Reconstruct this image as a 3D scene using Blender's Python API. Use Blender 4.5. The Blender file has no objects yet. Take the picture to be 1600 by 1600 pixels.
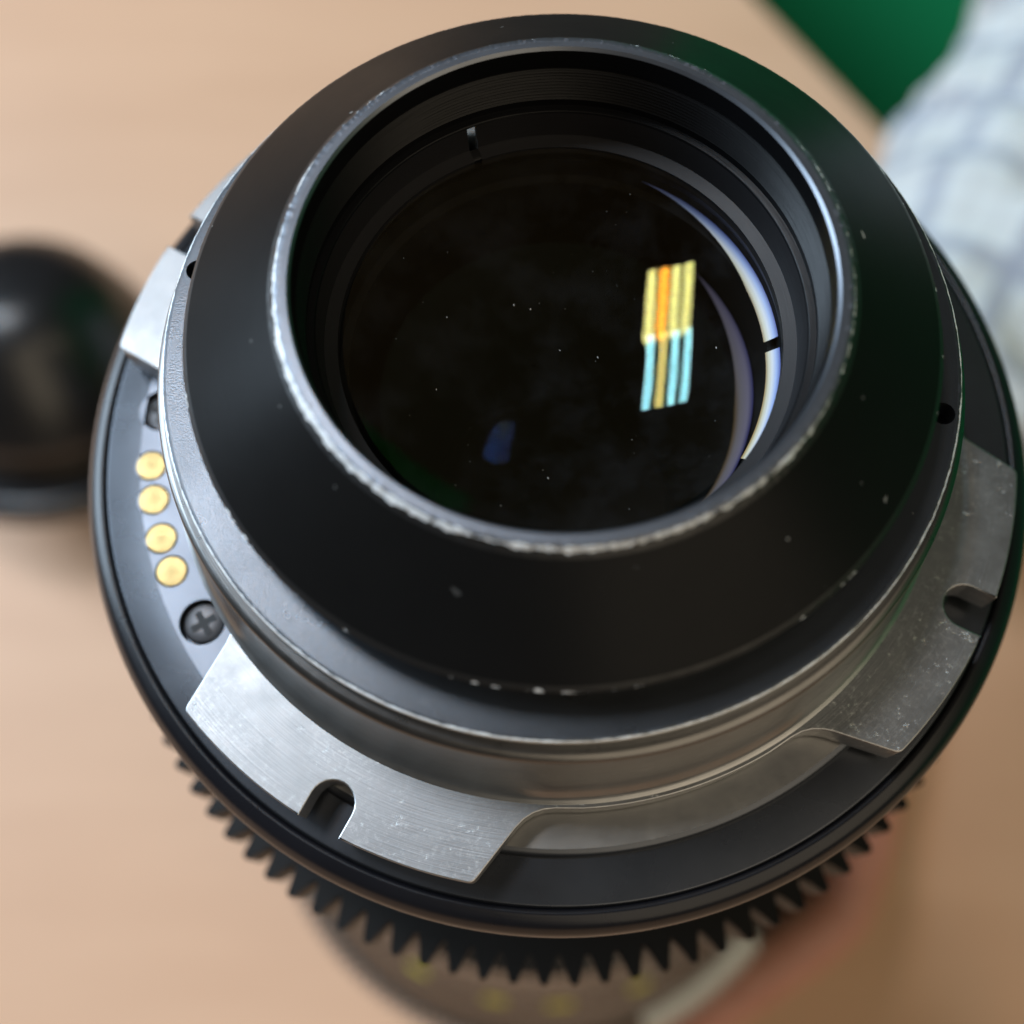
import bpy, bmesh, math, random
from mathutils import Vector, Matrix, noise

# ------------------------------------------------------------------ camera, world, lights, exposure
S = bpy.context.scene
H = 300.0            # height (mm) of the mount collar above the table; the lens axis is the world Z axis
MM = 0.001
U = Vector((0.99986567, 0.0, -0.01639026)); V = Vector((-0.00541921, 0.94375825, -0.33059188)); N = Vector((-0.01546844, -0.33063629, -0.94363148))

cam = bpy.data.cameras.new('camera')
cam.sensor_fit = 'HORIZONTAL'; cam.sensor_width = 36.0; cam.lens = 40.5
cam.clip_start = 0.004; cam.clip_end = 20
cam.dof.use_dof = True; cam.dof.focus_distance = 0.0785; cam.dof.aperture_fstop = 16.0
cam_o = bpy.data.objects.new('camera', cam); S.collection.objects.link(cam_o)
right = Vector((U.x, -V.x, N.x)); down = Vector((U.y, -V.y, N.y)); fwd = Vector((U.z, -V.z, N.z))
loc = Vector((-1.93023501, -36.82915036, 69.99638486 + H)) * MM
m = Matrix.Identity(4)
for i in range(3):
    m[i][0] = right[i]; m[i][1] = -down[i]; m[i][2] = -fwd[i]; m[i][3] = loc[i]
cam_o.matrix_world = m
S.camera = cam_o

w = bpy.data.worlds.new('World'); S.world = w; w.use_nodes = True
w.node_tree.nodes['Background'].inputs[0].default_value = (1.0, 0.93, 0.83, 1)
w.node_tree.nodes['Background'].inputs[1].default_value = 0.08

def area(name, pos, aim, sx, sy, power, col):
    L = bpy.data.lights.new(name, 'AREA'); L.shape = 'RECTANGLE'; L.size = sx; L.size_y = sy
    L.energy = power; L.color = col
    o = bpy.data.objects.new(name, L); S.collection.objects.link(o)
    o.location = pos
    o.rotation_euler = (Vector(aim) - Vector(pos)).to_track_quat('-Z', 'Y').to_euler()
    return o
# ceiling fixture with four tubes (its picture stands in the rear glass)
for x, col in ((-0.400, (0.54, 0.78, 1.0)), (-0.462, (1.0, 0.50, 0.16)), (-0.524, (0.54, 0.78, 1.0)), (-0.590, (0.54, 0.78, 1.0))):
    o = area('fluorescent_tube', (x, 0.49, 1.44 + H * MM), (x, 0.49, 0), 0.041, 0.44, 3.7, col)
    o.rotation_euler = (0, 0, math.radians(-4))
area('fixture_louvre', (-0.495, 0.49, 1.446 + H * MM), (-0.495, 0.49, 0), 0.235, 0.44, 0.7, (0.80, 0.90, 0.85)).rotation_euler = (0, 0, math.radians(-4))
# the window the photograph is lit by, high on the left
area('window_light', (-1.60, 0.62, 1.20), (0, 0, 0.28), 1.1, 1.1, 60, (0.66, 0.83, 1.0))
# added warm fill from the viewer's side for table and hand, no lamp seen
area('fill_light', (0.95, -1.20, 1.60), (0.1, 0, 0.05), 2.0, 2.0, 17, (1.0, 0.84, 0.62))

S.render.engine = 'CYCLES'
S.cycles.use_denoising = True
S.cycles.max_bounces = 8; S.cycles.transparent_max_bounces = 16
S.cycles.caustics_reflective = False; S.cycles.caustics_refractive = False
S.view_settings.view_transform = 'Standard'; S.view_settings.look = 'None'
S.view_settings.exposure = 0.0; S.view_settings.gamma = 1.0; S.view_settings.use_curve_mapping = False

# ------------------------------------------------------------------ material helpers
class NT:
    def __init__(self, name):
        self.m = bpy.data.materials.new(name); self.m.use_nodes = True
        self.t = self.m.node_tree; self.p = self.t.nodes['Principled BSDF']; self.out = self.t.nodes['Material Output']
        self._tc = None
    def n(self, typ, **kw):
        nd = self.t.nodes.new(typ)
        for k, v in kw.items():
            if k in nd.inputs: nd.inputs[k].default_value = v
            else: setattr(nd, k, v)
        return nd
    def l(self, a, b): self.t.links.new(a, b)
    def tc(self, which='Object'):
        if self._tc is None: self._tc = self.n('ShaderNodeTexCoord')
        return self._tc.outputs[which]
    def noise(self, scale, detail=3, rough=0.55, vec=None):
        nd = self.n('ShaderNodeTexNoise', Scale=scale, Detail=detail, Roughness=rough)
        self.l(vec if vec else self.tc(), nd.inputs['Vector']); return nd.outputs['Fac']
    def ramp(self, fac, stops):
        r = self.n('ShaderNodeValToRGB'); e = r.color_ramp.elements
        while len(e) < len(stops): e.new(0.5)
        for k, (p, c) in enumerate(stops):
            e[k].position = p; e[k].color = tuple(c) + (1,) if len(c) == 3 else c
        self.l(fac, r.inputs['Fac']); return r.outputs['Color']
    def math(self, op, a, b=None, c=None):
        nd = self.n('ShaderNodeMath', operation=op)
        for k, v in enumerate((a, b, c)):
            if v is None: continue
            if isinstance(v, (int, float)): nd.inputs[k].default_value = v
            else: self.l(v, nd.inputs[k])
        return nd.outputs[0]
    def mix(self, fac, a, b):
        nd = self.n('ShaderNodeMix', data_type='RGBA')
        for s, v in ((0, fac), (6, a), (7, b)):
            if isinstance(v, (int, float)): nd.inputs[s].default_value = v
            elif isinstance(v, tuple): nd.inputs[s].default_value = v + (1,) if len(v) == 3 else v
            else: self.l(v, nd.inputs[s])
        return nd.outputs[2]
    def bump(self, h, strength, dist=0.0001):
        b = self.n('ShaderNodeBump', Strength=strength, Distance=dist); self.l(h, b.inputs['Height']); self.l(b.outputs[0], self.p.inputs['Normal'])
    def polar(self):
        """(radius, angle, height) of the object-space point: for turned-metal lines that run round the axis"""
        s = self.n('ShaderNodeSeparateXYZ'); self.l(self.tc(), s.inputs[0])
        r = self.math('SQRT', self.math('ADD', self.math('MULTIPLY', s.outputs[0], s.outputs[0]), self.math('MULTIPLY', s.outputs[1], s.outputs[1])))
        a = self.math('ARCTAN2', s.outputs[1], s.outputs[0])
        return r, a, s.outputs[2]
    def turned(self, rscale=9000, ascale=2.0, detail=3):
        r, a, z = self.polar()
        cb = self.n('ShaderNodeCombineXYZ')
        self.l(self.math('MULTIPLY', r, rscale), cb.inputs[0]); self.l(self.math('MULTIPLY', a, ascale), cb.inputs[1]); self.l(self.math('MULTIPLY', z, rscale), cb.inputs[2])
        return self.noise(1.0, detail, 0.6, cb.outputs[0])
    def set(self, **kw):
        for k, v in kw.items():
            k = k.replace('_', ' ')
            i = self.p.inputs[k]
            if isinstance(v, (int, float)): i.default_value = v
            elif isinstance(v, tuple): i.default_value = v + (1,) if len(v) == 3 else v
            else: self.l(v, i)
        return self

def black(name, base, rough, grain=0.0, specks=0.0, spec=0.5, turn=0.0, graincale=9000, met=0.0):
    t = NT(name)
    big = t.noise(90, 4, 0.6)
    col = t.mix(big, tuple(c * 0.75 for c in base), tuple(c * 1.3 for c in base))
    if specks > 0:
        # dust and little nicks: sparse bright cells, stretched by a noise
        v = t.n('ShaderNodeTexVoronoi', Scale=520.0, Randomness=1.0)
        wv = t.n('ShaderNodeVectorMath', operation='ADD'); nn = t.n('ShaderNodeTexNoise', Scale=1500.0, Detail=2.0)
        t.l(t.tc(), nn.inputs['Vector'])
        sc = t.n('ShaderNodeVectorMath', operation='SCALE'); sc.inputs['Scale'].default_value = 0.0009; t.l(nn.outputs['Color'], sc.inputs[0])
        t.l(t.tc(), wv.inputs[0]); t.l(sc.outputs[0], wv.inputs[1]); t.l(wv.outputs[0], v.inputs['Vector'])
        near = t.math('LESS_THAN', v.outputs['Distance'], 0.085)
        rnd = t.n('ShaderNodeSeparateColor'); t.l(v.outputs['Color'], rnd.inputs[0])
        few = t.math('LESS_THAN', rnd.outputs[0], specks)
        clus = t.math('GREATER_THAN', t.noise(120, 2), 0.47)
        msk = t.math('MULTIPLY', t.math('MULTIPLY', near, few), clus)
        msk = t.math('MULTIPLY', msk, t.math('MULTIPLY', rnd.outputs[1], 0.75))
        col = t.mix(msk, col, (0.42, 0.42, 0.40))
    t.set(Base_Color=col, Specular_IOR_Level=spec, Metallic=met)
    rv = t.n('ShaderNodeMapRange'); t.l(t.noise(140, 4), rv.inputs[0]); rv.inputs[3].default_value = rough - 0.06; rv.inputs[4].default_value = rough + 0.08
    t.set(Roughness=rv.outputs[0])
    if turn > 0: t.bump(t.turned(), turn, 0.00004)
    elif grain > 0: t.bump(t.noise(graincale, 2), grain, 0.00005)
    return t.m

def metal(name, col, rough, turn=0.25, scr=0.0, spots=0.0):
    t = NT(name)
    r_, a_, z_ = t.polar()
    tn = t.turned(7000, 3.0, 4)
    blot = t.noise(160, 5, 0.65)
    c = t.mix(blot, tuple(x * 0.72 for x in col), tuple(min(1, x * 1.12) for x in col))
    if spots > 0:
        sp = t.ramp(t.noise(900, 4, 0.7), [(0.0, (0, 0, 0)), (0.66, (0, 0, 0)), (0.74, (1, 1, 1))])
        c = t.mix(t.math('MULTIPLY', sp, spots), c, tuple(x * 0.35 for x in col))
    rg = t.n('ShaderNodeMapRange'); t.l(t.noise(420, 6, 0.7), rg.inputs[0]); rg.inputs[3].default_value = rough * 0.7; rg.inputs[4].default_value = rough * 1.4
    t.set(Metallic=1.0, Roughness=rg.outputs[0])
    h = tn
    if scr > 0:
        # rub marks that follow the mounting rotation, and a few small nicks
        cb = t.n('ShaderNodeCombineXYZ')
        t.l(t.math('MULTIPLY', r_, 5200), cb.inputs[0]); t.l(t.math('MULTIPLY', a_, 16.0), cb.inputs[1])
        arcs = t.ramp(t.noise(1.0, 4, 0.7, cb.outputs[0]), [(0.0, (0, 0, 0)), (0.56, (0, 0, 0)), (0.72, (1, 1, 1))])
        patch = t.ramp(t.noise(150, 4, 0.6), [(0.38, (0, 0, 0)), (0.62, (1, 1, 1))])
        mott = t.ramp(t.noise(2600, 4, 0.75), [(0.50, (0, 0, 0)), (0.66, (1, 1, 1))])
        nick = t.math('MULTIPLY', t.ramp(t.noise(1300, 5, 0.8), [(0.62, (0, 0, 0)), (0.68, (1, 1, 1))]), patch)
        c = t.mix(t.math('MULTIPLY', t.math('MULTIPLY', arcs, patch), 0.35 * scr), c, (0.80, 0.81, 0.82))
        c = t.mix(t.math('MULTIPLY', t.math('MULTIPLY', mott, patch), 0.40 * scr), c, (0.74, 0.75, 0.76))
        c = t.mix(t.math('MULTIPLY', nick, 0.6 * scr), c, (0.9, 0.9, 0.9))
        h = t.math('SUBTRACT', tn, t.math('MULTIPLY', nick, 1.2))
    t.set(Base_Color=c)
    t.bump(h, turn, 0.00003)
    return t.m

def worn(name, r0, wmin, wmax, inner, outer, bias=0.0, rough=0.4):
    """anodising chipped off to the bare aluminium on both sides of a turned edge of radius r0 (mm); ragged borders"""
    t = NT(name)
    r_, a_, z_ = t.polar()
    big = t.noise(110, 4, 0.6); fine = t.noise(900, 5, 0.7)
    w = t.math('ADD', t.math('MULTIPLY', big, 0.55), t.math('MULTIPLY', fine, 0.75))
    mr = t.n('ShaderNodeMapRange', clamp=False); t.l(w, mr.inputs[0]); mr.inputs[1].default_value = 0.45; mr.inputs[2].default_value = 0.85
    mr.inputs[3].default_value = wmin * MM; mr.inputs[4].default_value = wmax * MM
    wd = mr.outputs[0]
    if bias: wd = t.math('ADD', wd, t.math('MULTIPLY', t.math('COSINE', t.math('SUBTRACT', a_, math.radians(235))), bias * MM))
    d = t.math('ABSOLUTE', t.math('SUBTRACT', r_, r0 * MM))
    k = t.math('GREATER_THAN', wd, d)
    out_ = t.math('GREATER_THAN', r_, r0 * MM)
    c = t.mix(out_, inner[0], outer[0])
    met = t.math('ADD', inner[1], t.math('MULTIPLY', out_, outer[1] - inner[1]))
    t.set(Base_Color=t.mix(k, c, t.mix(fine, (0.50, 0.52, 0.53), (0.86, 0.88, 0.88))), Metallic=t.math('ADD', t.math('MULTIPLY', t.math('SUBTRACT', 1.0, k), met), t.math('MULTIPLY', k, 0.15)), Roughness=rough)
    t.bump(t.math('SUBTRACT', t.math('MULTIPLY', fine, 0.6), k), 0.5, 0.00008)
    return t.m

def plain(name, col, rough, metallic=0.0, spec=0.5):
    return NT(name).set(Base_Color=col, Roughness=rough, Metallic=metallic, Specular_IOR_Level=spec).m

M = {}
M['cone'] = black('black_cone_paint', (0.005, 0.0049, 0.0048), 0.34, specks=0.50, turn=0.16, spec=0.10)
M['collar'] = black('grey_black_anodised', (0.078, 0.085, 0.095), 0.28, grain=0.3, specks=0.02, graincale=7000, met=0.9)
M['rim'] = black('rim_anodised', (0.15, 0.16, 0.18), 0.32, turn=0.3, met=0.9)
M['bore'] = black('bore_black', (0.0035, 0.0035, 0.004), 0.34, turn=0.45, spec=0.17)
M['deep'] = black('flocked_black', (0.003, 0.003, 0.003), 0.7, spec=0.15)
M['ledge'] = black('ledge_black', (0.013, 0.0125, 0.0135), 0.42, turn=0.3, spec=0.28)
M['bead'] = black('flange_black', (0.006, 0.006, 0.008), 0.28, turn=0.12, spec=0.32)
M['plate'] = black('plate_black', (0.070, 0.075, 0.085), 0.27, specks=0.03, grain=0.08, met=0.85)
M['panel'] = black('panel_plastic', (0.13, 0.142, 0.165), 0.36, grain=0.15, met=0.8)
M['steel'] = metal('mount_steel', (0.335, 0.34, 0.345), 0.39, turn=0.5, scr=0.7, spots=0.25)
M['wall_steel'] = metal('mount_wall_steel', (0.36, 0.36, 0.355), 0.33, turn=0.35)
M['collar_steel'] = metal('collar_wall_steel', (0.17, 0.165, 0.16), 0.28, turn=0.35)
M['floor_steel'] = metal('mount_floor_steel', (0.48, 0.465, 0.44), 0.32, turn=0.2)
M['gold'] = metal('contact_gold', (0.36, 0.265, 0.115), 0.30, turn=0.9)
M['screw'] = plain('screw_black_steel', (0.055, 0.055, 0.058), 0.32, 0.7)
M['screw_dark'] = plain('screw_recess', (0.006, 0.006, 0.006), 0.6)
M['worn_rim'] = worn('rim_edge_worn', 17.60, -0.13, 0.22, ((0.15, 0.16, 0.18), 0.9), ((0.006, 0.006, 0.006), 0.0), bias=0.07)
M['worn_collar'] = worn('collar_edge_worn', 27.0, 0.02, 0.17, ((0.078, 0.085, 0.095), 0.9), ((0.3, 0.3, 0.3), 1.0), bias=0.02)
M['worn_base'] = worn('cone_base_edge_worn', 24.6, -0.31, 0.11, ((0.006, 0.006, 0.006), 0.0), ((0.006, 0.006, 0.006), 0.0), bias=0.02)
M['gear'] = black('gear_black', (0.004, 0.004, 0.004), 0.45, grain=0.1, spec=0.2)
M['barrel'] = black('barrel_black', (0.012, 0.011, 0.010), 0.26, grain=0.05, spec=0.5)
M['silver'] = metal('arc_silver', (0.62, 0.62, 0.60), 0.5, turn=0.2)
M['dark_metal'] = metal('gear_dark_metal', (0.07, 0.065, 0.06), 0.45, turn=0.2)
M['yellow'] = plain('index_yellow', (0.48, 0.46, 0.03), 0.5)
M['dust'] = plain('dust_grey', (0.40, 0.40, 0.38), 0.9)
M['cap'] = black('cap_black', (0.005, 0.005, 0.006), 0.30, spec=0.7)
M['cap_groove'] = plain('cap_groove_brown_reflection', (0.035, 0.027, 0.022), 0.4)  # brown of the table's reflection put into the base colour
M['green'] = NT('partition_green').set(Base_Color=(0.003, 0.165, 0.052), Roughness=0.85, Specular_IOR_Level=0.15).m

def glass(name, tint, refl, haze=0.0):
    t = NT(name); t.t.nodes.remove(t.p)
    tr = t.n('ShaderNodeBsdfTransparent'); gl = t.n('ShaderNodeBsdfGlossy', Roughness=0.012)
    gl.inputs['Color'].default_value = tint + (1,)
    fr = t.n('ShaderNodeLayerWeight', Blend=0.25)
    fac = t.math('ADD', refl, t.math('MULTIPLY', fr.outputs['Fresnel'], refl * 0.6))
    mx = t.n('ShaderNodeMixShader'); t.l(fac, mx.inputs[0]); t.l(tr.outputs[0], mx.inputs[1]); t.l(gl.outputs[0], mx.inputs[2])
    sm = t.ramp(t.noise(190, 5, 0.65), [(0.45, (0, 0, 0)), (0.75, (1, 1, 1))])
    df = t.n('ShaderNodeBsdfDiffuse'); df.inputs['Color'].default_value = (0.62, 0.66, 0.75, 1)
    m2 = t.n('ShaderNodeMixShader'); t.l(t.math('MULTIPLY', sm, haze), m2.inputs[0]); t.l(mx.outputs[0], m2.inputs[1]); t.l(df.outputs[0], m2.inputs[2])
    t.l(m2.outputs[0], t.out.inputs['Surface'])
    return t.m
M['glass_amber'] = glass('coated_glass_amber', (1.0, 0.68, 0.18), 0.029, 0.010)
M['glass_teal'] = glass('coated_glass_teal', (0.52, 0.86, 0.74), 0.0195)

M['glass_blue'] = glass('coated_glass_blue', (0.20, 0.36, 0.80), 0.0014)

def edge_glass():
    """ground bevel of the inner element: warm at its lower lip, white, blue at its upper lip"""
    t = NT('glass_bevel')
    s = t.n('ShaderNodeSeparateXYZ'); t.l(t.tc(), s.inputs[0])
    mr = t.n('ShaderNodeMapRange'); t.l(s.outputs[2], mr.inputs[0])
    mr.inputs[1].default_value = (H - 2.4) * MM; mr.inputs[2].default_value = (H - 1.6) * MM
    c = t.ramp(mr.outputs[0], [(0.0, (0.25, 0.14, 0.02)), (0.2, (0.55, 0.50, 0.34)), (0.42, (0.60, 0.60, 0.60)), (0.7, (0.30, 0.38, 0.62)), (1.0, (0.03, 0.05, 0.25))])  # rainbow fringe of refracted light painted into the colour
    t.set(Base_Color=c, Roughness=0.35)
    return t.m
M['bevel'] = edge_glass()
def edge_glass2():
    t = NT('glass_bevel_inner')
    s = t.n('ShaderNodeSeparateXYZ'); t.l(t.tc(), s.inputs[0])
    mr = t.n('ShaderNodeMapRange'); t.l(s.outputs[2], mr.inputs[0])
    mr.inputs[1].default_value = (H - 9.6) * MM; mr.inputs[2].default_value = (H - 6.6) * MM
    c = t.ramp(mr.outputs[0], [(0.0, (0.12, 0.07, 0.02)), (0.3, (0.20, 0.17, 0.17)), (0.7, (0.20, 0.17, 0.22)), (1.0, (0.02, 0.02, 0.10))])  # dimmer fringe painted across the deeper bevel
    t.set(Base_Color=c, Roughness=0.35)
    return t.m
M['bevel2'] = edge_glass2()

# ------------------------------------------------------------------ mesh helpers (mm, z measured from the collar)
def link(name, me, mat, parent=None):
    me.materials.clear(); me.materials.append(mat)
    o = bpy.data.objects.new(name, me); S.collection.objects.link(o)
    if parent: o.parent = parent
    return o
def finish(bm, name, mat, parent=None, sharp=32, smooth=True):
    bmesh.ops.recalc_face_normals(bm, faces=bm.faces)
    if smooth:
        for f_ in bm.faces: f_.smooth = True
        for e in bm.edges:
            if len(e.link_faces) == 2 and e.calc_face_angle(0) > math.radians(sharp): e.smooth = False
    me = bpy.data.meshes.new(name); bm.to_mesh(me); bm.free()
    return link(name, me, mat, parent)
def P(r, a, z):
    return Vector((r * math.cos(a), r * math.sin(a), z + H)) * MM
def fillet(pts, rad, n=4):
    """round the inner corners of a 2-D polyline"""
    out = [pts[0]]
    for k in range(1, len(pts) - 1):
        a, b, c = Vector(pts[k - 1]), Vector(pts[k]), Vector(pts[k + 1])
        d1, d2 = a - b, c - b
        l1, l2 = d1.length, d2.length
        if l1 < 1e-6 or l2 < 1e-6: continue
        q = min(rad, l1 * 0.45, l2 * 0.45)
        p1 = b + d1 / l1 * q; p2 = b + d2 / l2 * q
        for i in range(n + 1):
            t = i / n
            out.append(tuple((1 - t) ** 2 * p1 + 2 * t * (1 - t) * b + t * t * p2))
    out.append(pts[-1]); return out
def lathe(name, prof, mat, parent, seg=360, a0=0.0, a1=360.0, rad=0.0, jitter=None, closed=False, ends=False):
    if rad: prof = fillet(prof, rad)
    bm = bmesh.new(); full = abs(a1 - a0) >= 359.99
    cols = []
    nn = seg if full else max(2, int(seg * (a1 - a0) / 360))
    for i in range(nn if full else nn + 1):
        a = math.radians(a0 + (a1 - a0) * i / nn)
        ring = []
        for k, (r, z) in enumerate(prof):
            if jitter: r, z = jitter(k, r, z, a)
            ring.append(bm.verts.new(P(r, a, z)))
        cols.append(ring)
    ns = len(cols)
    for i in range(ns if full else ns - 1):
        A, B = cols[i], cols[(i + 1) % ns]
        rng = range(len(prof)) if closed else range(len(prof) - 1)
        for k in rng:
            k2 = (k + 1) % len(prof)
            bm.faces.new((A[k], B[k], B[k2], A[k2]))
    if ends and not full and closed:
        bm.faces.new(cols[0]); bm.faces.new(list(reversed(cols[-1])))
    return finish(bm, name, mat, parent)
def fill2d(bm, loops, z):
    """fill between closed 2-D loops (mm) at one height, return the loops' vertices"""
    edges, vs = [], []
    for lp in loops:
        vv = [bm.verts.new(Vector((x, y, z + H)) * MM) for x, y in lp]
        vs.append(vv)
        for i in range(len(vv)): edges.append(bm.edges.new((vv[i], vv[(i + 1) % len(vv)])))
    bmesh.ops.triangle_fill(bm, use_beauty=True, use_dissolve=False, edges=edges, normal=(0, 0, 1))
    return vs
def skirt(bm, va, loop, z):
    vb = [bm.verts.new(Vector((x, y, z + H)) * MM) for x, y in loop]
    for i in range(len(va)):
        j = (i + 1) % len(va); bm.faces.new((va[i], va[j], vb[j], vb[i]))
    return vb
def pol(r, deg):
    a = math.radians(deg); return (r * math.cos(a), r * math.sin(a))
def circ(cx, cy, r, n, rev=False):
    q = [(cx + r * math.cos(2 * math.pi * i / n), cy + r * math.sin(2 * math.pi * i / n)) for i in range(n)]
    return q[::-1] if rev else q
def box(name, c, s, mat, parent, rz=0.0):
    bm = bmesh.new(); bmesh.ops.create_cube(bm, size=1.0)
    bmesh.ops.bevel(bm, geom=list(bm.edges), offset=0.12, segments=2, affect='EDGES')
    bm.transform(Matrix.Translation(c) @ Matrix.Rotation(rz, 4, 'Z') @ Matrix.Diagonal((*s, 1)))
    return finish(bm, name, mat, parent)
def thing(name, label, cat, loc=(0, 0, 0)):
    o = bpy.data.objects.new(name, None); S.collection.objects.link(o); o.location = loc
    o.empty_display_size = 0.01
    o['label'] = label; o['category'] = cat
    return o

# ------------------------------------------------------------------ the table and what stands behind it
tdir = Vector((0.569, -0.822, 0)); tnor = Vector((0.822, 0.569, 0)); tp = Vector((0.113, 0.2785, 0))
def wood():
    t = NT('pale_wood')
    mp = t.n('ShaderNodeMapping'); mp.inputs['Scale'].default_value = (3.0, 22.0, 6.0); mp.inputs['Rotation'].default_value = (0, 0, math.radians(52))
    t.l(t.tc(), mp.inputs[0])
    g = t.noise(2.2, 6, 0.6, mp.outputs[0])
    b = t.noise(9.0, 3, 0.5)
    c = t.ramp(g, [(0.28, (0.56, 0.325, 0.198)), (0.52, (0.60, 0.355, 0.220)), (0.76, (0.635, 0.385, 0.242))])
    c2 = t.mix(t.math('MULTIPLY', b, 0.35), c, (0.70, 0.42, 0.25))
    t.set(Base_Color=c2, Roughness=0.5); t.bump(g, 0.1, 0.0003)
    return t.m
M['wood'] = wood()
bm = bmesh.new()
e0 = tp - tdir * 1.2; e1 = tp + tdir * 1.2
poly = [e0, e1, e1 - tnor * 1.6, e0 - tnor * 1.6]
top = [bm.verts.new((p.x, p.y, 0)) for p in poly]; bot = [bm.verts.new((p.x, p.y, -0.028)) for p in poly]
bm.faces.new(top); bm.faces.new(bot[::-1])
for i in range(4): bm.faces.new((top[i], top[(i + 1) % 4], bot[(i + 1) % 4], bot[i]))
bmesh.ops.bevel(bm, geom=list(bm.edges), offset=0.003, segments=3, affect='EDGES')
o = finish(bm, 'table_top', M['wood']); o['kind'] = 'structure'

part = thing('partition', 'flat green partition panel beyond the table edge, top right', 'partition', tuple(tp + tnor * 0.13 + Vector((0, 0, -0.70))))
bm = bmesh.new(); bmesh.ops.create_cube(bm, size=1.0)
bm.transform(Matrix.Translation((0.38, 0, 0)) @ Matrix.Diagonal((1.1, 0.03, 1.25, 1)) @ Matrix.Translation((0, 0, 0.5)))
bmesh.ops.bevel(bm, geom=list(bm.edges), offset=0.006, segments=2, affect='EDGES')
o = finish(bm, 'panel', M['green'], part)
part.rotation_euler = (0, 0, math.atan2(tdir.y, tdir.x))

# ------------------------------------------------------------------ the lens
lens = thing('cinema_lens', 'black camera lens standing rear end up, steel mount and worn rim facing the viewer', 'lens')

random.seed(4)
def chip(amp, keep=()):
    def j(k, r, z, a):
        if k in keep: return r, z
        v = Vector((math.cos(a) * 60, math.sin(a) * 60, k * 3.1))
        n_ = noise.noise(v * 0.9) * 0.6 + noise.noise(v * 2.3) * 0.4
        return r + amp * n_, z + amp * 0.5 * n_
    return j
# snout: cone, rim, chipped edge
lathe('cone', [(18.05, 8.42), (24.30, 3.66)], M['cone'], lens, seg=360)
lathe('cone_base_edge', [(24.30, 3.66), (24.5, 3.5), (24.62, 3.36), (24.55, 3.15)], M['worn_base'], lens, seg=900, jitter=chip(0.03, (0, 3)))
lathe('cone_foot', [(24.55, 3.15), (24.1, 2.6), (24.0, -0.4)], M['cone'], lens, seg=240)
lathe('rim_edge', [(18.05, 8.42), (17.8, 8.61), (17.66, 8.74), (17.56, 8.92), (17.40, 9.0), (17.15, 9.0)], M['worn_rim'], lens, seg=1100, jitter=chip(0.07, (0, 5)))
lathe('rim', [(17.15, 9.0), (16.78, 9.0), (16.60, 8.80)], M['rim'], lens, seg=360)
# the bore with its thread
pr = [(16.60, 8.80), (16.52, 7.9), (16.50, 7.3)]
z = 7.2
while z > 4.3:
    pr += [(16.66, z - 0.14), (16.46, z - 0.28)]; z -= 0.30
pr += [(16.50, 3.6)]
lathe('bore', pr, M['bore'], lens, seg=300)
lathe('bore_step', [(16.50, 3.6), (16.05, 3.5), (15.98, 3.35)], M['bore'], lens, seg=300, rad=0.05)
# locking ring with spanner notches
for a0, a1 in ((113.5, 290.0), (292.2, 471.2)):
    lathe('locking_ring', [(15.98, 3.35), (15.75, 1.3), (14.9, 1.05), (14.9, 0.4), (16.2, 0.4), (16.2, 3.35)], M['ledge'], lens, seg=300, a0=a0, a1=a1, closed=True, ends=True)
lathe('element_seat', [(15.75, 1.25), (15.0, 1.0), (14.95, 0.2), (15.3, -0.9)], M['bore'], lens, seg=300, rad=0.1)
# bevel arcs of the inner elements, shaped to their lit side; the first is gapped
def taper(r0_, a_out, zmid, amin=0.02):
    def j_(k, r, z, a):
        d = math.degrees(a)
        t = max(amin, min(1.0, (a_out - d) / 45.0)); return r0_ + (r - r0_) * t, zmid + (z - zmid) * t
    return j_
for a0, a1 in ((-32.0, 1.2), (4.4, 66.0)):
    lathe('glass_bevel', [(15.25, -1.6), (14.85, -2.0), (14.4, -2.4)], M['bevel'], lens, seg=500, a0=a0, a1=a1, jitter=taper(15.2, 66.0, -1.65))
lathe('inner_glass_bevel', [(14.3, -6.6), (13.9, -8.1), (13.4, -9.6)], M['bevel2'], lens, seg=400, a0=-40, a1=42, jitter=taper(14.3, 42, -7.2))
lathe('inner_tube', [(15.3, -0.85), (15.3, -2.7), (14.7, -2.9), (14.45, -6.5), (14.4, -9.9), (13.2, -12), (12.2, -17), (11.0, -20), (11.0, -33), (0.01, -33)], M['deep'], lens, seg=200)
def cap(name, zv, R, rmax, mat):
    n_ = 40; prof = [(max(0.001, rmax * k / n_), zv + R - math.copysign(math.sqrt(R * R - (rmax * k / n_) ** 2), R)) for k in range(n_ + 1)]
    return lathe(name, prof, mat, lens, seg=160)
cap('rear_glass', -2.0, 32.5, 14.5, M['glass_amber'])
cap('inner_glass', -11.25, 37.0, 13.3, M['glass_teal'])
cap('middle_glass', -14.0, -30.0, 12.0, M['glass_blue'])
# dust on the rear glass
bm = bmesh.new(); rnd = random.Random(11)
for k in range(55):
    r = 13.3 * math.sqrt(rnd.random()); a = rnd.uniform(0, 6.283)
    z = -2.0 + 32.5 - math.sqrt(32.5 ** 2 - r * r) + 0.03
    L = rnd.uniform(0.015, 0.04) if rnd.random() < 0.85 else rnd.uniform(0.05, 0.11)
    q = bmesh.ops.create_icosphere(bm, subdivisions=1, radius=1.0)
    mt = Matrix.Translation(P(r, a, z)) @ Matrix.Rotation(rnd.uniform(-0.5, 0.9), 4, 'Z') @ Matrix.Diagonal((L * 0.45 * MM, L * MM, 0.02 * MM, 1))
    bmesh.ops.transform(bm, matrix=mt, verts=q['verts'])
o = finish(bm, 'dust', M['dust'], lens); o['kind'] = 'stuff'

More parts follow.
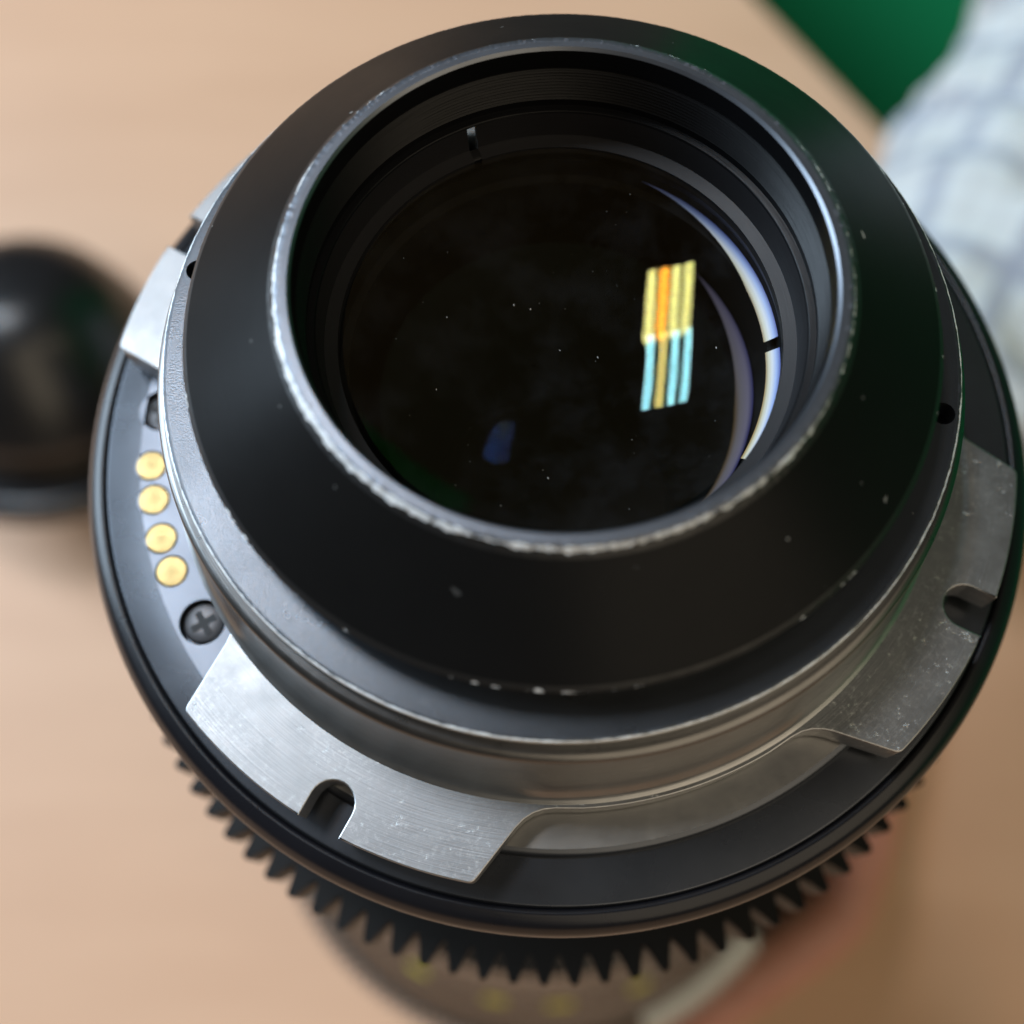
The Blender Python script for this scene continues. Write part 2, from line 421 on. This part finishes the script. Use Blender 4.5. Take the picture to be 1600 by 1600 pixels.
# collar with two spanner holes
bm = bmesh.new()
loops = [[pol(23.2, 360 * i / 240) for i in range(240)], [pol(26.70, 360 * i / 360) for i in range(360)]]
for a in (167.5, 347.9):
    x, y = pol(25.85, a); loops.append(circ(x, y, 0.78, 28))
vs = fill2d(bm, loops, 0.0)
for k in (2, 3): skirt(bm, vs[k], loops[k], -2.2)
for k in (2, 3):
    bm.faces.new([bm.verts.new(Vector((x, y, -2.19 + H)) * MM) for x, y in loops[k]])
finish(bm, 'collar', M['collar'], lens)
lathe('collar_edge', [(26.70, 0.0), (26.86, 0.0), (26.98, -0.07), (27.02, -0.42)], M['worn_collar'], lens, seg=1100, jitter=chip(0.035, (0, 3)))
lathe('collar_wall', [(27.02, -0.42), (27.02, -1.1), (26.7, -1.25), (26.7, -1.75), (27.55, -1.85), (27.9, -2.05), (28.0, -2.45), (27.9, -2.75)], M['collar_steel'], lens, seg=360, rad=0.12)
lathe('mount_wall', [(27.9, -2.75), (27.95, -5.2), (28.08, -7.6), (28.35, -9.6), (28.75, -11.0), (29.2, -11.75), (29.6, -12.01)], M['wall_steel'], lens, seg=360, rad=0.8)

# bayonet: a steel ring with four slotted tabs
def bayonet():
    TAB = (60.6, 150.6, 240.6, 332.4); pts = []
    for k, c in enumerate(TAB):
        sc = c + 1.3 if k != 3 else c + 0.3
        rin0 = 28.75 if k == 2 else 29.9      # the gap before the third tab holds the contacts
        rin1 = 28.75 if k == 1 else 29.9
        ex = lambda rin: 25.7 if rin > 29 else 25.0
        q = [(rin0, c - ex(rin0) - 7.0), (rin0, c - ex(rin0))]
        q += [(35.3, c - 19.8)]
        for i in range(1, 12): q.append((35.3, c - 19.8 + (sc - 2.6 - (c - 19.8)) * i / 11))
        poly = [pol(r, a) for r, a in q]
        # slot with a round end
        d = Vector(pol(1, sc)); t = Vector((-d.y, d.x)); hw = 1.6; rc = 31.9 + hw
        poly.append(tuple(d * math.sqrt(35.3 ** 2 - hw * hw) - t * hw))
        for i in range(13):
            th = math.pi * i / 12
            poly.append(tuple(d * (rc - hw * math.sin(th)) - t * hw * math.cos(th)))
        poly.append(tuple(d * math.sqrt(35.3 ** 2 - hw * hw) + t * hw))
        q = []
        for i in range(0, 11): q.append((35.3, sc + 2.6 + (c + 19.8 - sc - 2.6) * i / 10))
        q += [(rin1, c + ex(rin1)), (rin1, c + ex(rin1) + 7.0)]
        poly += [pol(r, a) for r, a in q]
        nxt = TAB[(k + 1) % 4] + (360 if k == 3 else 0)
        nrin = 28.75 if (k + 1) % 4 == 2 else 29.9
        s0, s1 = c + ex(rin1) + 7.0, nxt - ex(nrin) - 7.0
        for i in range(1, 16): poly.append(pol(rin1, s0 + (s1 - s0) * i / 16))
        pts += poly
    # round every hard corner
    out = []
    n_ = len(pts)
    for i in range(n_):
        a, b, c = Vector(pts[i - 1]), Vector(pts[i]), Vector(pts[(i + 1) % n_])
        d1, d2 = a - b, c - b
        if d1.length < 1e-5 or d2.length < 1e-5: continue
        ang = d1.angle(d2)
        if ang < math.radians(155):
            rr = 1.7 if b.length < 31 else 0.42
            qd = min(rr, d1.length * 0.48, d2.length * 0.48)
            p1 = b + d1.normalized() * qd; p2 = b + d2.normalized() * qd
            for s in range(5):
                u = s / 4; out.append(tuple((1 - u) ** 2 * p1 + 2 * u * (1 - u) * b + u * u * p2))
        else: out.append(tuple(b))
    return out
outl = bayonet()
def offset(lp, d):
    r = []; n_ = len(lp)
    for i in range(n_):
        a, b, c = Vector(lp[i - 1]), Vector(lp[i]), Vector(lp[(i + 1) % n_])
        t = (c - a).normalized(); r.append(tuple(b - Vector((t.y, -t.x)) * d))
    return r
bm = bmesh.new()
inl = offset(outl, 0.10); mid = offset(outl, 0.03)
vs = fill2d(bm, [[pol(28.4, 360 * i / 240) for i in range(240)], inl], -12.0)
v2 = skirt(bm, vs[1], mid, -12.03); v3 = skirt(bm, v2, outl, -12.12); skirt(bm, v3, outl, -14.9)
finish(bm, 'bayonet_ring', M['steel'], lens, sharp=9)

# floor of the mount: steel seat, black plate, outer bead
lathe('seat_ring', [(28.0, -15.3), (32.35, -15.3)], M['floor_steel'], lens, a0=218.2, a1=531.2)
lathe('seat_edge', [(32.35, -15.3), (32.75, -15.42), (32.95, -15.8), (33.0, -16.2)], M['plate'], lens, rad=0.2, a0=218.2, a1=531.2)
lathe('flange_plate', [(32.5, -15.98), (36.2, -16.15), (36.35, -16.45)], M['plate'], lens, rad=0.08)
lathe('flange_rim', [(36.35, -16.55), (36.45, -16.25), (36.75, -16.15), (37.6, -16.5), (38.3, -17.6), (38.35, -19.3), (38.0, -20.2), (37.2, -20.6), (36.0, -20.6)], M['bead'], lens, rad=0.5)

# contact panel
def arcband(r0, r1, a0, a1, n=40, rr=0.5):
    lp = [pol(r1, a0 + (a1 - a0) * i / n) for i in range(n + 1)] + [pol(r0, a1 + (a0 - a1) * i / n) for i in range(n + 1)]
    return lp
bm = bmesh.new()
pan = arcband(28.02, 33.25, 172.0, 217.8)
holes = []
CON = ((32.35, 185.6), (32.25, 190.75), (32.1, 196.7), (31.95, 201.85)); SCR = ((31.25, 210.6), (31.9, 177.0))
for r, a in CON: holes.append(circ(*pol(r, a), 1.30, 40))
for r, a in SCR: holes.append(circ(*pol(r, a), 1.78, 40))
vs = fill2d(bm, [pan] + holes, -15.0)
skirt(bm, vs[0], pan, -16.4)
for k in range(len(holes)): skirt(bm, vs[1 + k], holes[k], -16.4 if k >= 4 else -15.25)
for k in (4, 5): bm.faces.new([bm.verts.new(Vector((x, y, -16.38 + H)) * MM) for x, y in holes[k]])
finish(bm, 'contact_panel', M['panel'], lens)
def disc_mesh(name, prof, seg, mat):
    bm = bmesh.new(); cols = []
    for i in range(seg):
        a = 2 * math.pi * i / seg
        cols.append([bm.verts.new(Vector((r * math.cos(a), r * math.sin(a), z)) * MM) for r, z in prof])
    c = bm.verts.new((0, 0, prof[-1][1] * MM))
    for i in range(seg):
        A, B = cols[i], cols[(i + 1) % seg]
        for k in range(len(prof) - 1): bm.faces.new((A[k], B[k], B[k + 1], A[k + 1]))
        bm.faces.new((A[-1], B[-1], c))
    return finish(bm, name, mat, lens)
for r, a in CON:
    x, y = pol(r, a); o = disc_mesh('contact', [(1.22, -0.4), (1.22, -0.06), (1.12, 0.02), (0.95, 0.03), (0.35, 0.075)], 40, M['gold']); o.location = Vector((x, y, -14.98 + H)) * MM
for k, (r, a) in enumerate(SCR):
    x, y = pol(r, a)
    o = disc_mesh('screw', [(1.58, -0.9), (1.58, -0.15), (1.46, 0.0), (1.1, 0.06), (0.5, 0.08)], 48, M['screw']); o.location = Vector((x, y, -15.45 + H)) * MM
    bm = bmesh.new()
    ang = math.radians(32 + 40 * k)
    cross = []
    hw, hl = 0.27, 1.0
    for q in range(4):
        c_, s_ = math.cos(ang + q * math.pi / 2), math.sin(ang + q * math.pi / 2)
        for px, py in ((hw, hw), (hw, hl), (-hw, hl)): cross.append((px * c_ - py * s_, px * s_ + py * c_))
    vv = [bm.verts.new(Vector((px, py, 0.105)) * MM) for px, py in cross]; bm.faces.new(vv)
    vb = [bm.verts.new(Vector((px * .9, py * .9, -0.1)) * MM) for px, py in cross]
    for i in range(len(vv)): bm.faces.new((vv[i], vv[(i + 1) % len(vv)], vb[(i + 1) % len(vv)], vb[i]))
    d = finish(bm, 'cross_slot', M['screw_dark'], o, smooth=False)

# neck, gear, barrel
lathe('neck', [(36.0, -20.5), (35.2, -22), (35.2, -41)], M['barrel'], lens, rad=0.5)
def gear(name, teeth, rroot, rtip, z0, z1, mat, phase):
    bm = bmesh.new(); lp = []
    for k in range(teeth):
        c = math.radians(phase) + 2 * math.pi * k / teeth; p_ = 2 * math.pi / teeth
        for fr, r in ((-0.46, rroot), (-0.36, rroot + 0.22 * (rtip - rroot)), (-0.16, rtip - 0.25), (-0.09, rtip), (0.09, rtip), (0.16, rtip - 0.25), (0.36, rroot + 0.22 * (rtip - rroot)), (0.46, rroot)):
            a = c + fr * p_; lp.append((r * math.cos(a), r * math.sin(a)))
    n_ = len(lp)
    row = lambda pts_, z_: [bm.verts.new(Vector((x, y, z_ + H)) * MM) for x, y in pts_]
    inn = [tuple(Vector(q).normalized() * (rroot - 5.0)) for q in lp]; rot = [tuple(Vector(q).normalized() * (rroot - 0.4)) for q in lp]
    shr = [tuple(Vector(q) * (1 - 0.12 / Vector(q).length)) for q in lp]
    R_ = [row(inn, z0), row(rot, z0), row(shr, z0), row(lp, z0 - 0.15), row(lp, z1), row(rot, z1), row(inn, z1)]
    for A, B in zip(R_, R_[1:]):
        for i in range(n_): bm.faces.new((A[i], A[(i + 1) % n_], B[(i + 1) % n_], B[i]))
    return finish(bm, name, mat, lens, sharp=25)
gear('iris_gear', 98, 40.25, 42.65, -40.0, -45.5, M['gear'], 268.96)
lathe('barrel', [(39.2, -45.4), (37.5, -47), (37.5, -118), (41, -121), (46, -124), (48.5, -150), (48.8, -178), (51.5, -186)], M['barrel'], lens, rad=0.8)
SH = [(51.5, -186), (54.5, -200), (60.5, -214), (63.5, -221), (63.5, -224)]
lathe('shoulder', SH, M['barrel'], lens, rad=1.5)
gear('focus_gear', 150, 64.6, 67.4, -223.5, -233.0, M['dark_metal'], 0.0)
lathe('silver_arc', [(62.0, -222.4), (66.6, -222.6), (67.6, -223.6), (67.7, -229.0), (66.0, -229.2)], M['silver'], lens, seg=3600, a0=292, a1=321, jitter=lambda k, r, z, a: (r + (0.9 * math.cos(150 * a) if k in (2, 3) else 0), z))  # silver arc with a toothed edge over part of the focus gear
lathe('front_barrel', [(62.5, -232.8), (61.5, -234), (61.5, -282), (68, -285), (69, -287), (69, -298.8), (68, -300), (40, -300)], M['barrel'], lens, rad=0.8)
# yellow index marks on the barrel shoulder
for a, z, wdt in ((241.0, -201.0, 2.4), (259.8, -201.5, 2.6), (274.5, -202.0, 3.0), (293.0, -203, 2.4)):
    sl = (60.5 - 54.5) / 14.0
    f0 = lambda zz: 54.5 + sl * (-200 - zz) + 0.12
    lathe('index_mark', [(f0(z + 1.6) - 0.5, z + 1.6), (f0(z + 1.6), z + 1.6), (f0(z - 1.6), z - 1.6), (f0(z - 1.6) - 0.5, z - 1.6)], M['yellow'], lens, seg=400, a0=a - wdt, a1=a + wdt, closed=True, ends=True)

# ------------------------------------------------------------------ black domed cap on the table
cp = thing('lens_cap', 'black domed cap with a wide rim on the table left of the lens', 'cap', (-0.160, 0.121, 0.0185))
def lathe_local(name, prof, mat, parent, seg=128, rad=0.0):
    if rad: prof = fillet(prof, rad, 6)
    bm = bmesh.new(); cols = []
    for i in range(seg):
        a = 2 * math.pi * i / seg
        cols.append([bm.verts.new(Vector((r * math.cos(a), r * math.sin(a), z)) * MM) for r, z in prof])
    for i in range(seg):
        A, B = cols[i], cols[(i + 1) % seg]
        for k in range(len(prof) - 1): bm.faces.new((A[k], B[k], B[k + 1], A[k + 1]))
    bmesh.ops.remove_doubles(bm, verts=bm.verts, dist=1e-7)
    return finish(bm, name, mat, parent)
lathe_local('rim', [(0.0, -5), (12, -5), (25, -1), (29.5, 3), (29.5, 6), (27.5, 7.5), (22.5, 7.5)], M['cap'], cp, rad=2)
lathe_local('groove', [(22.5, 7.4), (21.5, 9), (21.5, 14)], M['cap_groove'], cp)
lathe_local('dome', [(21.4, 13.0), (24.2, 14.0), (24.0, 17), (20.5, 25), (15.0, 33), (9.0, 37.0), (0.0, 38)], M['cap'], cp, rad=5)
cp.scale = (1.68, 1.68, 1.68)
cp.rotation_euler = (math.radians(-17), math.radians(6), 0)

# ------------------------------------------------------------------ the person's hand and checked sleeve
pers = thing('person', 'person in a pale checked shirt, hand gripping the lens barrel', 'person', (0.13, 0.12, 0.0))
pinv = Matrix.Translation(-Vector(pers.location))
def skin_material():
    t = NT('skin')
    c = t.ramp(t.noise(220, 4), [(0.3, (0.48, 0.190, 0.135)), (0.7, (0.57, 0.255, 0.185))])
    t.set(Base_Color=c, Roughness=0.5, Subsurface_Weight=0.15, Subsurface_Scale=0.004)
    t.p.inputs['Subsurface Radius'].default_value = (1.0, 0.35, 0.2)
    t.bump(t.noise(900, 3), 0.15, 0.0003)
    return t.m
M['skin'] = skin_material()
V3 = lambda r, deg, z: Vector((*pol(r, deg), z))
verts, edges, rads = [], [], []
def add(p, rad, prev=None):
    verts.append(p); rads.append(rad); i = len(verts) - 1
    if prev is not None: edges.append((prev, i))
    return i
palm = add(V3(83.0, 12, -250), 17)
wrist = add(Vector((104, 76, -246)), 21, palm)
fore = add(Vector((140, 140, -242)), 27, wrist)
kn = [(-9, -238, 10.5), (-10, -255, 10.5), (-9, -270, 9.8), (-6, -282, 8.6)]
for k, (a, z, r) in enumerate(kn):
    b = add(V3(84.0, a + 11, z - 3 if k == 0 else z), r + 2.0, palm)
    mcp = add(V3(85.5, a, z), r, b)
    f1 = [(83.6, -17, z, r * 0.88), (84.0, -24.5, z, r * 0.95), (78.0, -33, z, r * 0.86), (73.0, -43, z, r * 0.86), (71.0, -53, z, r * 0.80), (70.2, -64, z, r * 0.68)]
    pv = mcp
    for rr, aa, zz, rd in f1[: 6 if k < 3 else 5]:
        pv = add(V3(rr, aa, zz), rd, pv)
t1 = add(V3(79, 32, -238), 12.5, palm); t2 = add(V3(74, 52, -240), 10.8, t1); t3 = add(V3(72, 68, -241), 9.8, t2); add(V3(70.5, 80, -242), 8.0, t3)
me = bpy.data.meshes.new('hand')
me.from_pydata([tuple(pinv @ (Vector((v.x, v.y, v.z + H)) * MM)) for v in verts], edges, [])
hand = link('hand', me, M['skin'], pers)
sk = hand.modifiers.new('skin', 'SKIN'); sk.use_smooth_shade = True
for i, sv in enumerate(me.skin_vertices[0].data):
    sv.radius = (rads[i] * MM, rads[i] * MM); sv.use_root = (i == palm)
hand.modifiers.new('sub', 'SUBSURF').levels = 2; hand.modifiers['sub'].render_levels = 2

def shirt():
    t = NT('checked_shirt')
    s = t.n('ShaderNodeSeparateXYZ'); t.l(t.tc('UV'), s.inputs[0])
    def stripes(v, per, w0, soft):
        fr = t.math('FRACT', t.math('MULTIPLY', v, per))
        d = t.math('ABSOLUTE', t.math('SUBTRACT', fr, 0.5))
        mr = t.n('ShaderNodeMapRange'); t.l(d, mr.inputs[0]); mr.inputs[1].default_value = w0; mr.inputs[2].default_value = w0 + soft; mr.inputs[3].default_value = 1.0; mr.inputs[4].default_value = 0.0
        return mr.outputs[0]
    a = stripes(s.outputs[0], 10.0, 0.09, 0.04); b = stripes(s.outputs[1], 8.0, 0.09, 0.04)
    a2 = stripes(s.outputs[0], 30.0, 0.10, 0.05); b2 = stripes(s.outputs[1], 24.0, 0.10, 0.05)
    c = (0.53, 0.545, 0.53)
    c = t.mix(t.math('MULTIPLY', a, 0.7), c, (0.24, 0.265, 0.33)); c = t.mix(t.math('MULTIPLY', b, 0.7), c, (0.24, 0.265, 0.33))
    c = t.mix(t.math('MULTIPLY', a2, 0.25), c, (0.30, 0.28, 0.27)); c = t.mix(t.math('MULTIPLY', b2, 0.25), c, (0.30, 0.28, 0.27))
    t.set(Base_Color=c, Roughness=0.9, Specular_IOR_Level=0.2)
    return t.m
M['shirt'] = shirt()
# the sleeve: cuff near the wrist, running up and away to the right
path = [(Vector((106, 92, -244)), 37), (Vector((113, 104, -243)), 45), (Vector((137, 143, -243)), 48), (Vector((160, 172, -241)), 51), (Vector((184, 206, -236)), 55), (Vector((206, 234, -215)), 60), (Vector((240, 240, -170)), 66), (Vector((300, 240, -110)), 74)]
bm = bmesh.new(); uvl = bm.loops.layers.uv.new('UVMap')
def spl(t):
    n_ = len(path) - 1; k = min(int(t * n_), n_ - 1); f_ = t * n_ - k
    g = lambda i: path[max(0, min(n_, i))]
    def cr(a, b, c, d, u): return 0.5 * ((2 * b) + (c - a) * u + (2 * a - 5 * b + 4 * c - d) * u * u + (3 * b - a - 3 * c + d) * u ** 3)
    return cr(g(k - 1)[0], g(k)[0], g(k + 1)[0], g(k + 2)[0], f_), cr(g(k - 1)[1], g(k)[1], g(k + 1)[1], g(k + 2)[1], f_)
NL, NA = 90, 72; rows = []
for i in range(NL + 1):
    t = i / NL; c, r = spl(t); c2, _ = spl(min(1, t + 0.01)); c1, _ = spl(max(0, t - 0.01))
    d = (c2 - c1).normalized(); s_ = d.cross(Vector((0, 0, 1))).normalized(); u_ = s_.cross(d)
    row = []
    for j in range(NA):
        a = 2 * math.pi * j / NA
        q = Vector((math.cos(a) * 1.5, math.sin(a) * 1.5, t * 6))
        wr = 1 + 0.12 * noise.noise(q) + 0.09 * noise.noise(q * 2.1 + Vector((3, 1, t * 9))) + 0.022 * math.sin(t * 46 + 2.2 * math.sin(a + 1) + 3 * noise.noise(q))
        pos = c + (s_ * math.cos(a) + u_ * math.sin(a)) * r * wr
        row.append(bm.verts.new(pinv @ (Vector((pos.x, pos.y, pos.z + H)) * MM)))
    rows.append(row)
for i in range(NL):
    for j in range(NA):
        j2 = (j + 1) % NA
        f_ = bm.faces.new((rows[i][j], rows[i][j2], rows[i + 1][j2], rows[i + 1][j]))
        for lp, (uu, vv) in zip(f_.loops, ((j, i), (j + 1, i), (j + 1, i + 1), (j, i + 1))): lp[uvl].uv = (uu / NA, vv / NL * 1.4)
bm.faces.new(rows[-1])
o = finish(bm, 'shirt_sleeve', M['shirt'], pers, sharp=180)
sd = o.modifiers.new('solid', 'SOLIDIFY'); sd.thickness = 0.0008
